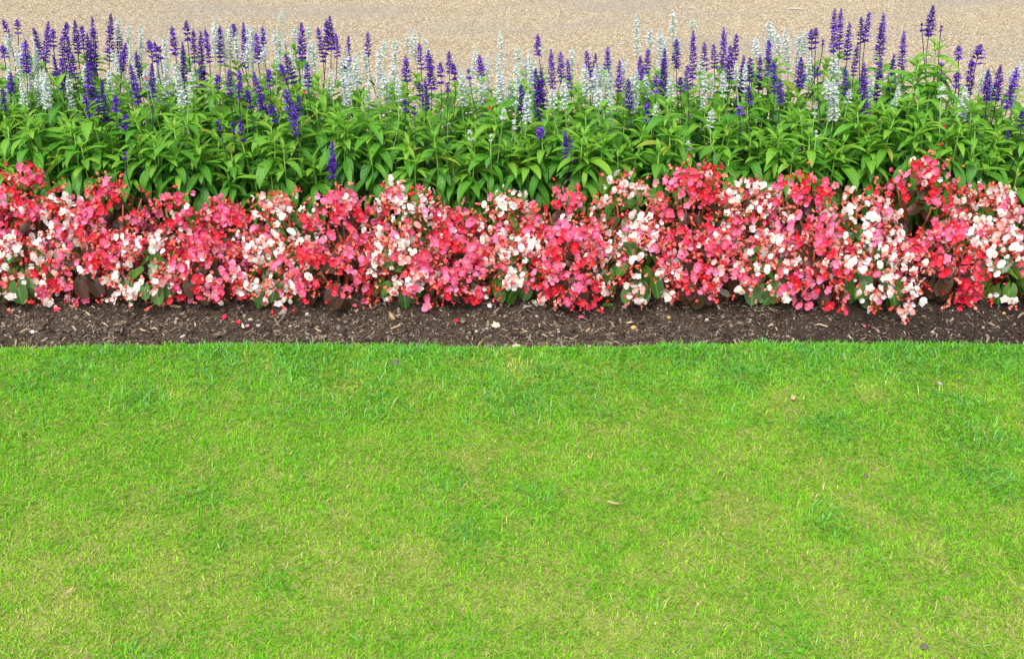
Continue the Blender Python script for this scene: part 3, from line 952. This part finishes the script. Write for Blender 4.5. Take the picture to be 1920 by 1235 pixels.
# tip x, tip y, foot x, foot y of every spike read off the view; w = thickness
VIOLET = [(6, 38, 17, 70), (32, 37, 34, 64), (5, 85, 8, 107), (47, 75, 50, 135, 1.2), (62, 52, 80, 110), (91, 40, 85, 115, 1.1), (99, 55, 100, 88), (125, 43, 121, 72), (115, 70, 118, 112),
          (127, 68, 130, 142, 1.2), (140, 37, 146, 100), (153, 48, 157, 92), (173, 32, 178, 140, 1.2), (163, 62, 170, 130), (208, 25, 205, 115, 1.2), (222, 55, 226, 108), (236, 80, 229, 130),
          (100, 105, 109, 157), (115, 110, 118, 167, 1.2), (135, 100, 141, 147, 1.1), (20, 137, 20, 172), (5, 165, 10, 207), (163, 118, 172, 187, 1.2), (190, 150, 198, 227, 1.1), (158, 180, 166, 217),
          (216, 180, 217, 208, 1.1), (238, 215, 232, 238), (183, 180, 185, 222), (244, 120, 259, 192, 1.1), (255, 97, 262, 142), (279, 75, 285, 107), (290, 80, 294, 117), (299, 88, 301, 110), (284, 118, 286, 182),
          (322, 50, 329, 102, 1.1), (349, 40, 352, 76), (342, 80, 346, 152), (362, 55, 365, 117), (376, 58, 380, 172, 1.15), (385, 55, 393, 117), (412, 48, 413, 117), (437, 45, 439, 68),
          (456, 42, 460, 127), (480, 62, 484, 117, 1.1), (492, 50, 495, 97), (565, 42, 567, 110, 1.25), (596, 50, 606, 116), (612, 37, 611, 102), (618, 30, 621, 92, 1.2), (630, 63, 632, 107),
          (408, 140, 409, 166), (429, 130, 431, 177), (449, 130, 448, 182), (475, 135, 501, 232, 1.25), (463, 168, 470, 202), (508, 195, 514, 227), (450, 225, 455, 264, .9), (535, 102, 551, 156, 1.2),
          (525, 120, 536, 150), (575, 118, 578, 162, 1.1), (535, 167, 549, 224, 1.35), (560, 178, 560, 222), (552, 205, 554, 252), (622, 263, 624, 332), (503, 130, 506, 162), (408, 226, 412, 242, .8),
          (654, 67, 650, 137), (690, 60, 690, 102), (760, 105, 763, 152, 1.2), (786, 82, 790, 130, 1.1), (803, 95, 809, 167, 1.35), (797, 150, 798, 206, 1.1), (825, 118, 827, 157, 1.1), (842, 97, 843, 136),
          (850, 120, 853, 149), (899, 104, 902, 142, 1.2), (878, 130, 880, 148, .7), (759, 188, 759, 206, .8), (777, 199, 777, 214, .7), (786, 155, 787, 180), (839, 155, 840, 170, .8), (1008, 65, 1010, 103, 1.1),
          (1004, 128, 1010, 192, 1.1), (1015, 128, 1013, 238, 1.35), (1013, 242, 1013, 251, 1.1), (977, 158, 977, 206), (1033, 93, 1036, 166, 1.1), (1051, 97, 1053, 152, 1.1), (1064, 112, 1070, 167), (1100, 95, 1104, 142),
          (1117, 100, 1113, 167), (1140, 88, 1138, 130), (1162, 112, 1160, 172), (1178, 148, 1180, 202), (1200, 105, 1203, 162, 1.2), (1216, 92, 1211, 137, 1.1), (1231, 142, 1230, 172), (1247, 92, 1243, 186, 1.15),
          (1268, 73, 1268, 127, 1.1), (1212, 190, 1216, 224), (1060, 245, 1062, 297, .8), (1072, 275, 1072, 302, .8), (1275, 145, 1276, 172), (1300, 57, 1299, 147, 1.2), (1288, 122, 1290, 167), (1321, 80, 1320, 132, 1.1),
          (1338, 83, 1340, 127), (1357, 52, 1356, 127, 1.1), (1369, 85, 1368, 148, 1.3), (1381, 63, 1378, 112), (1395, 105, 1388, 196, 1.2), (1407, 107, 1405, 152, 1.1), (1403, 160, 1404, 202), (1386, 200, 1387, 213, 1.),
          (1426, 105, 1422, 177, 1.1), (1442, 73, 1440, 142, 1.1), (1451, 115, 1452, 172), (1463, 150, 1463, 192), (1502, 107, 1500, 162, 1.2), (1521, 55, 1522, 92, 1.1), (1530, 53, 1529, 82), (1565, 17, 1563, 97, 1.1),
          (1577, 17, 1574, 92, 1.1), (1593, 42, 1588, 112, 1.1), (1615, 32, 1613, 82, 1.1), (1630, 22, 1622, 77), (1608, 85, 1600, 142), (1657, 25, 1647, 120, 1.3), (1652, 110, 1643, 188, 1.2), (1620, 120, 1622, 212, 1.25),
          (1585, 125, 1585, 177), (1695, 58, 1690, 132, 1.1), (1676, 103, 1667, 192, 1.1), (1533, 125, 1533, 142, .8), (1750, 10, 1741, 66, 1.2), (1728, 44, 1729, 58, .6), (1765, 48, 1764, 58, .5), (1797, 87, 1797, 110, 1.1),
          (1795, 135, 1793, 162), (1839, 83, 1830, 120, 1.5), (1822, 110, 1816, 177, 1.2), (1853, 130, 1850, 187, 1.1), (1876, 122, 1868, 187, 1.2), (1907, 128, 1889, 202, 1.3), (1765, 118, 1766, 138, .9), (1543, 75, 1543, 84, .5),
          (1917, 208, 1915, 236), (1889, 245, 1890, 256, .6), (235, 285, 235, 298, .7), (261, 308, 261, 318, .7), (436, 230, 438, 246, .6), (1070, 262, 1071, 275, .6)]
WHITE = [(15, 60, 17, 107), (57, 108, 55, 212, 1.1), (40, 150, 48, 205), (82, 128, 90, 202, 1.1), (66, 60, 71, 122), (220, 37, 222, 77, 1.1), (241, 45, 241, 87), (264, 45, 265, 122), (308, 65, 311, 142, 1.1),
         (403, 35, 403, 102, 1.1), (417, 60, 421, 122), (431, 45, 432, 112, 1.1), (443, 60, 446, 118), (464, 50, 465, 92), (515, 60, 519, 92, 1.2), (527, 22, 528, 47), (553, 50, 553, 82), (578, 45, 579, 74),
         (500, 85, 489, 118, 1.1), (295, 100, 299, 207, 1.1), (312, 110, 313, 202, 1.2), (326, 118, 336, 165, 1.1), (360, 130, 362, 162), (340, 165, 342, 208), (355, 160, 353, 192), (127, 140, 136, 203), (86, 145, 91, 197),
         (271, 130, 276, 168), (572, 130, 576, 172), (587, 75, 591, 132, 1.1), (15, 120, 19, 190), (650, 90, 652, 212, 1.1), (666, 100, 669, 162, 1.2), (681, 95, 691, 152, 1.3), (720, 72, 722, 107), (741, 73, 743, 97),
         (763, 65, 765, 97), (776, 55, 779, 112, 1.2), (797, 75, 801, 97), (735, 118, 741, 162, 1.2), (721, 140, 726, 192, 1.1), (708, 145, 709, 180), (865, 130, 868, 197, 1.3), (881, 138, 885, 172, 1.2),
         (900, 145, 905, 216, 1.2), (938, 62, 940, 112), (937, 125, 941, 202, 1.3), (970, 85, 972, 122), (985, 110, 986, 145), (955, 148, 961, 212, 1.3), (990, 170, 988, 227, 1.1), (1000, 110, 1000, 162, 1.2),
         (1072, 90, 1073, 132), (1056, 150, 1059, 202, 1.1), (1095, 120, 1101, 177, 1.3), (1141, 95, 1143, 180, 1.2), (1143, 170, 1145, 250, 1.0), (1168, 105, 1171, 205, 1.1), (1192, 25, 1195, 102, 1.1), (1195, 130, 1190, 207),
         (1218, 55, 1219, 92), (1238, 55, 1241, 132, 1.4), (1261, 20, 1262, 72, 1.1), (1232, 192, 1229, 226, .8), (1121, 165, 1123, 202, 1.2), (1299, 35, 1299, 57), (1321, 130, 1317, 232), (1416, 70, 1419, 112, 1.2),
         (1441, 40, 1446, 82, 1.3), (1456, 60, 1462, 112, 1.2), (1472, 55, 1478, 132, 1.3), (1510, 60, 1506, 112, 1.2), (1492, 68, 1501, 95), (1566, 100, 1560, 160, 1.3), (1563, 150, 1562, 224, 1.4), (1550, 150, 1555, 182, 1.3),
         (1594, 168, 1590, 192), (1811, 163, 1803, 224, 1.4), (1896, 128, 1899, 152), (1911, 115, 1910, 145), (1335, 205, 1331, 238), (1686, 138, 1691, 172, 1.2), (1765, 163, 1764, 182), (1528, 198, 1527, 214, .7),
         (1356, 135, 1356, 180), (945, 205, 943, 222, .8), (1530, 245, 1530, 255, .6), (880, 245, 882, 262, .7), (922, 252, 921, 264, .6), (963, 225, 965, 240, .7), (1290, 265, 1290, 280, .8), (1010, 90, 1022, 96, .5),
         (160, 120, 163, 160), (205, 130, 207, 175), (520, 95, 520, 130), (620, 130, 623, 175), (640, 110, 640, 150), (1210, 140, 1213, 180), (1255, 140, 1258, 190), (1380, 120, 1381, 160), (1035, 170, 1037, 200), (745, 150, 748, 190), (690, 150, 690, 200)]
rd = random.Random(9)
for xa, xb, ya, yb, n_ in ((25, 110, 60, 150, 9), (205, 350, 60, 140, 12), (395, 520, 45, 100, 9), (500, 600, 60, 120, 5), (640, 700, 90, 150, 6), (705, 800, 75, 150, 8),
                           (860, 1000, 90, 165, 12), (1040, 1180, 100, 165, 10), (1185, 1290, 60, 140, 7), (1300, 1400, 90, 170, 5), (1425, 1520, 55, 110, 8), (1540, 1700, 110, 160, 5), (1790, 1915, 120, 170, 4)):
    for _ in range(int(n_ * .6)):
        x_, y_ = rd.uniform(xa, xb), rd.uniform(ya, yb)
        WHITE.append((x_, y_, x_ + (960 - x_) * .01 + rd.uniform(-5, 5), y_ + rd.uniform(32, 75), rd.uniform(.7, 1.05)))
for colr, mats, lst in (('v', 'violet', VIOLET), ('w', 'white', WHITE)):
    for e in lst:
        x0, y0, x1, y1 = e[:4]
        wd = e[4] if len(e) > 4 else 1.0
        D = 3.38 if y0 < 70 else 3.27 if y0 < 115 else 3.13 if y0 < 150 else 3.02 if y0 < 200 else 2.95
        if colr == 'w' and y0 < 150: D += .05
        if y0 > 255: D = 2.88
        D += rd.uniform(-.05, .05)
        tip, foot = at(x0, y0, D + rd.uniform(-.015, .015)), at(x1, y1, D)
        cand = [q for q in SALVIAS if q[1] == colr]
        root = min(cand, key=lambda q: (q[2] - foot.x) ** 2 + 1.2 * (q[3] - D) ** 2)[0]
        o = root.location
        tip_l, foot_l = tip - o, foot - o
        ax = tip_l - foot_l
        Ls = ax.length
        # stalk: out of the plant's heart, up along the spike
        heart = Vector((foot_l.x * .45, foot_l.y * .45, max(.08, foot_l.z * .45)))
        ctrl = foot_l - ax.normalized() * max(.03, (foot_l.z - heart.z) * .5)
        bz = [heart * (1 - t) ** 2 + ctrl * 2 * t * (1 - t) + foot_l * t * t for t in (0, .25, .5, .75, 1)]
        pts = bz + [foot_l.lerp(tip_l, .5), foot_l.lerp(tip_l, .97)]
        st = obj('flower_stem', tube_mesh('flower_stem', pts, .0020, .0011, M['violet_stem' if colr == 'v' else 'pale_stem'], 4), root)
        i_ = min(range(len(SPK_L)), key=lambda q: abs(SPK_L[q] - Ls))
        f = obj('florets', SPIKES[mats][i_][rd.randrange(2)], st, foot_l, ax.to_track_quat('Z', 'Y') @ Quaternion((0, 0, 1), rd.uniform(0, 6.28)),
                (wd, wd, Ls / SPK_L[i_]))
        f['kind'] = 'stuff'

# a few red flowers poking up among the salvias
for px, py, where in ((275, 146, 'far left among the white salvia spikes'), (918, 202, 'in the middle among white salvia spikes'), (570, 171, 'beside a violet salvia spike left of the middle'),
                      (1770, 236, 'low among the salvia leaves on the right')):
    p = at(px, py, 3.06 if py < 220 else 2.93)
    r_ = bpy.data.objects.new('red_flower', None); C.objects.link(r_); r_.location = (p.x, p.y, soil_z(np.array([p.x]), np.array([p.y]))[0])
    tag(r_, f'small red flower {where}', 'flower', 'red flowers among the salvias')
    h = p.z - r_.location.z
    obj('stem', tube_mesh('stem', [Vector((0, .05, 0)), Vector((0, .04, h * .6)), Vector((0, 0, h))], .0014, .001, M['salvia_stem'], 4), r_)
    obj('flower', FLOWERS['red'][5], r_, Vector((0, 0, h)), frame(Vector((0, 0, 1)), Vector((.2, -1, .3))), .009)

# ------------------------------------------------------------------ litter on the soil and lawn
def ground_z(p, lawn_side):
    f = lawn_z if lawn_side else soil_z
    return float(f(np.array([p.x]), np.array([p.y]))[0])


def spot(px, py):
    for lawn_side in (True, False):
        p = on(px, py, .015 if lawn_side else SOIL_Z)
        inside = p.y < float(edge_y(np.array([p.x]))[0]) - .005
        if inside == lawn_side or not lawn_side:
            p.z = ground_z(p, lawn_side) + (.014 if lawn_side else .003)
            return p


def stone_mesh(rnd, mat, flat=.6):
    V, F = [], []
    for z, r in ((-.5, .7), (0, 1), (.42, .72)):
        for k in range(7):
            a = k * math.tau / 7 + rnd.uniform(-.2, .2)
            q = r * rnd.uniform(.8, 1.15)
            V.append((q * math.cos(a), q * math.sin(a) * .85, (z + rnd.uniform(-.08, .08)) * flat * 1.5))
    for r in range(2):
        for k in range(7): F.append((r * 7 + k, r * 7 + (k + 1) % 7, r * 7 + 7 + (k + 1) % 7, r * 7 + 7 + k))
    F.append(tuple(14 + k for k in range(7))); F.append(tuple(6 - k for k in range(7)))
    return mesh('stone', V, F, mat, smooth=False)


def chip_mesh(rnd, mat):
    V = []
    for y in (-1, -.2, .5, 1):
        wd = .22 * rnd.uniform(.7, 1.2) * (1 if abs(y) < .9 else .6)
        for x, z in ((-wd, 0), (wd, 0), (wd, .12), (-wd, .12)):
            V.append((x + .08 * math.sin(y * 2), y, z + .08 * y * y))
    F = [(3, 2, 1, 0), (12, 13, 14, 15)]
    for r in range(3):
        for k in range(4): F.append((r * 4 + k, r * 4 + (k + 1) % 4, r * 4 + 4 + (k + 1) % 4, r * 4 + 4 + k))
    return mesh('wood_chip', V, F, mat, smooth=False)


def speckled(name, a, b, rough=.85):
    s = NT(name)
    return s.plain(s.mix(s.noise(240, 3), a, b), rough, .25, s.bump(s.noise(400, 3), .5, .002))


cream, grey, tan, ochre = speckled('cream_stone', (.62, .58, .42), (.40, .36, .24)), speckled('grey_stone', (.42, .41, .38), (.22, .21, .20)), \
    speckled('tan_wood', (.50, .36, .20), (.30, .19, .09)), speckled('ochre_flake', (.62, .40, .12), (.42, .25, .06))
white_st = speckled('white_stone', (.56, .53, .46), (.34, .32, .27))
STONES = [(930, 617, .0145, cream, 'large cream angular stone on the soil strip'), (486, 617, .009, white_st, 'off-white pebble on the soil near the lawn edge, below a white begonia'),
          (576, 598, .007, white_st, 'small white pebble under the white begonia left of the middle'), (1325, 601, .007, white_st, 'white pebble on the soil under a pink begonia right of the middle'),
          (1371, 617, .004, white_st, 'tiny white pebble beside the lawn edge right of the middle'), (1030, 556, .006, white_st, 'pale pebble close under the begonias beside red flowers'),
          (985, 591, .007, grey, 'grey pebble on the mulch near the middle of the strip'), (1253, 603, .0085, ochre, 'orange-tan pebble on the soil right of the middle'),
          (1748, 622, .008, grey, 'grey flat pebble on the black soil at the right'), (1713, 567, .009, white_st, 'white pebble under the white begonia at the right'),
          (1880, 597, .007, ochre, 'yellow ochre fragment on the black soil at the far right'), (1774, 609, .0045, ochre, 'tiny ochre fragment on the black soil at the right'),
          (1630, 572, .006, cream, 'cream pebble tucked under the begonias at the right'), (1187, 626, .010, ochre, 'ochre flake lying by the lawn edge right of the middle'),
          (1488, 743, .009, tan, 'tan pebble lying in the grass at the right'), (1762, 718, .006, grey, 'grey brown bit lying in the grass near the right edge'),
          (470, 603, .008, cream, 'cream pebble beside fallen red petals'), (877, 596, .005, cream, 'small cream pebble left of the large cream stone'),
          (1048, 626, .005, cream, 'small cream pebble at the lawn edge, right of the large cream stone'), (41, 598, .005, white_st, 'white pebble on the soil at the far left')]
for px, py, r, mt, lab in STONES:
    p = spot(px, py)
    tag(obj('pebble', stone_mesh(rd, mt), None, p - Vector((0, 0, r * .25)), Quaternion((rd.uniform(-.3, .3), rd.uniform(-.3, .3), 1), rd.uniform(0, 6)), r * .9), lab, 'pebble', 'pebbles on the ground')
CHIPS = [(735, 604, .022, .5, 'broad tan wood chip on the mulch left of the middle'), (742, 622, .016, -.7, 'thin tan wood splinter at the lawn edge left of the middle'),
         (1291, 586, .019, -1.2, 'long tan wood chip under the pink begonia right of the middle'), (1102, 621, .012, -.4, 'tan wood chip beside a fallen pink flower'),
         (598, 629, .012, .9, 'tan wood splinter against the lawn edge left of the middle'), (330, 588, .020, 1.3, 'reddish brown twig under a begonia on the left'),
         (262, 572, .010, .1, 'pale upright splinter under the white begonia on the left'), (270, 628, .012, 1.1, 'pale tan leaf scrap at the lawn edge on the left'),
         (1455, 622, .010, .05, 'pale wood splinter at the lawn edge on the right'), (780, 566, .012, 1.4, 'dark-ended splinter close under the begonias'),
         (130, 1108, .010, -.3, 'dry straw stalk in the yellowed grass at the lower left'), (1105, 858, .006, .3, 'small orange scrap in the middle of the lawn'),
         (1288, 655, .007, .8, 'orange leaf scrap in the grass by the bed right of the middle'), (1150, 945, .012, 1.3, 'pale dry stalk lying on the lawn near the middle')]
for px, py, r, a, lab in CHIPS:
    p = spot(px, py)
    mt = ochre if 'orange' in lab else tan
    tag(obj('wood_chip', chip_mesh(rd, mt), None, p + Vector((0, 0, .002)), Quaternion((0, 0, 1), a), r), lab, 'wood chip', 'chips and scraps on the ground')
FALLEN = [(665, 588, 'pink', 'fallen pink flower on the soil under the red begonia left of the middle'), (857, 610, 'red', 'fallen red petals left of the large cream stone'),
          (1090, 605, 'pink', 'fallen bright pink flower right of the large cream stone'), (1620, 621, 'pink', 'fallen pale pink flower by the lawn edge at the right'),
          (422, 603, 'red', 'fallen red flower on the soil beside a cream pebble'), (447, 620, 'red', 'fallen crimson petal by the lawn edge on the left'),
          (466, 622, 'pink', 'fallen rose petal by the lawn edge right of a crimson petal'), (62, 636, 'white', 'fallen white flower against the lawn edge at the far left'),
          (110, 596, 'red', 'fallen dull red petal on the soil at the left'), (14, 581, 'pink', 'fallen pink flower at the far left under the begonias'),
          (780, 584, 'pink', 'fallen pink petal on the soil near the middle'), (1170, 588, 'blush', 'fallen salmon petal on the soil right of the middle'),
          (1425, 571, 'red', 'fallen red bud on the soil below a white begonia'), (585, 586, 'red', 'fallen dull pink petal under the begonias left of the middle'),
          (1843, 578, 'blush', 'fallen withered pink petal on black soil at the right')]
for px, py, k, lab in FALLEN:
    p = spot(px, py) + Vector((0, 0, .005))
    f = obj('fallen_flower', FLOWERS[k][4 + rd.randrange(4)], None, p, frame(Vector((rd.gauss(0, 1), rd.gauss(0, 1), .1)), Vector((rd.gauss(0, .3), -.6, .8))), rd.uniform(.009, .0125))
    tag(f, lab, 'fallen flower', 'fallen flowers')
# earth casts lying in the turf
dark_earth = speckled('dark_earth', (.16, .14, .12), (.07, .055, .045), .95)
for px, py, r, lab in ((740, 673, .018, 'grey-brown earth cast in the grass near the bed, left of the middle'), (1625, 883, .009, 'small earth cast in the lawn at the right'),
                       (1735, 1202, .011, 'earth cast near the bottom right of the lawn'), (1790, 1232, .013, 'dark earth cast at the very bottom of the lawn on the right')):
    p = spot(px, py)
    tag(obj('earth_cast', stone_mesh(rd, dark_earth, .35), None, p - Vector((0, 0, .010)), Quaternion((0, 0, 1), rd.uniform(0, 6)), r * .8), lab, 'earth cast', 'earth casts in the lawn')
# bright seedlings at the feet of the begonias
seed_mat = leaf_mat('seedling_leaf', (.16, .42, .03), (.18, .45, .03), (.2, .46, .04), (.3, .5, .1), .4, .4, 0.0, (.16, .42, .03))
seed_leaf = round_leaf_mesh(seed_mat, rd)
for px, py, lab in ((1374, 561, 'bright green seedling leaf on the soil under the pink begonia right of the middle'), (1466, 551, 'round light green seedling under a white begonia at the right'),
                    (1142, 584, 'narrow green leaf lying on the soil right of the middle')):
    p = spot(px, py)
    tag(obj('seedling', seed_leaf, None, p + Vector((-.008, 0, .006)), frame(Vector((1, -.15, .1)), Vector((0, -.5, .85))), (.009, .02, .012) if py > 570 else .019), lab, 'seedling', 'seedlings on the soil')
# pale flakes on the path
for px, py, r, lab in ((1493, 17, .045, 'pale flake lying on the gravel path, upper right'), (1297, 16, .028, 'small pale flake on the gravel path right of the middle')):
    p = on(px, py, -.02)
    tag(obj('pale_flake', chip_mesh(rd, white_st), None, p, Quaternion((0, 0, 1), 1.45), (r * .8, r, .03)), lab, 'flake', 'pale flakes on the path')
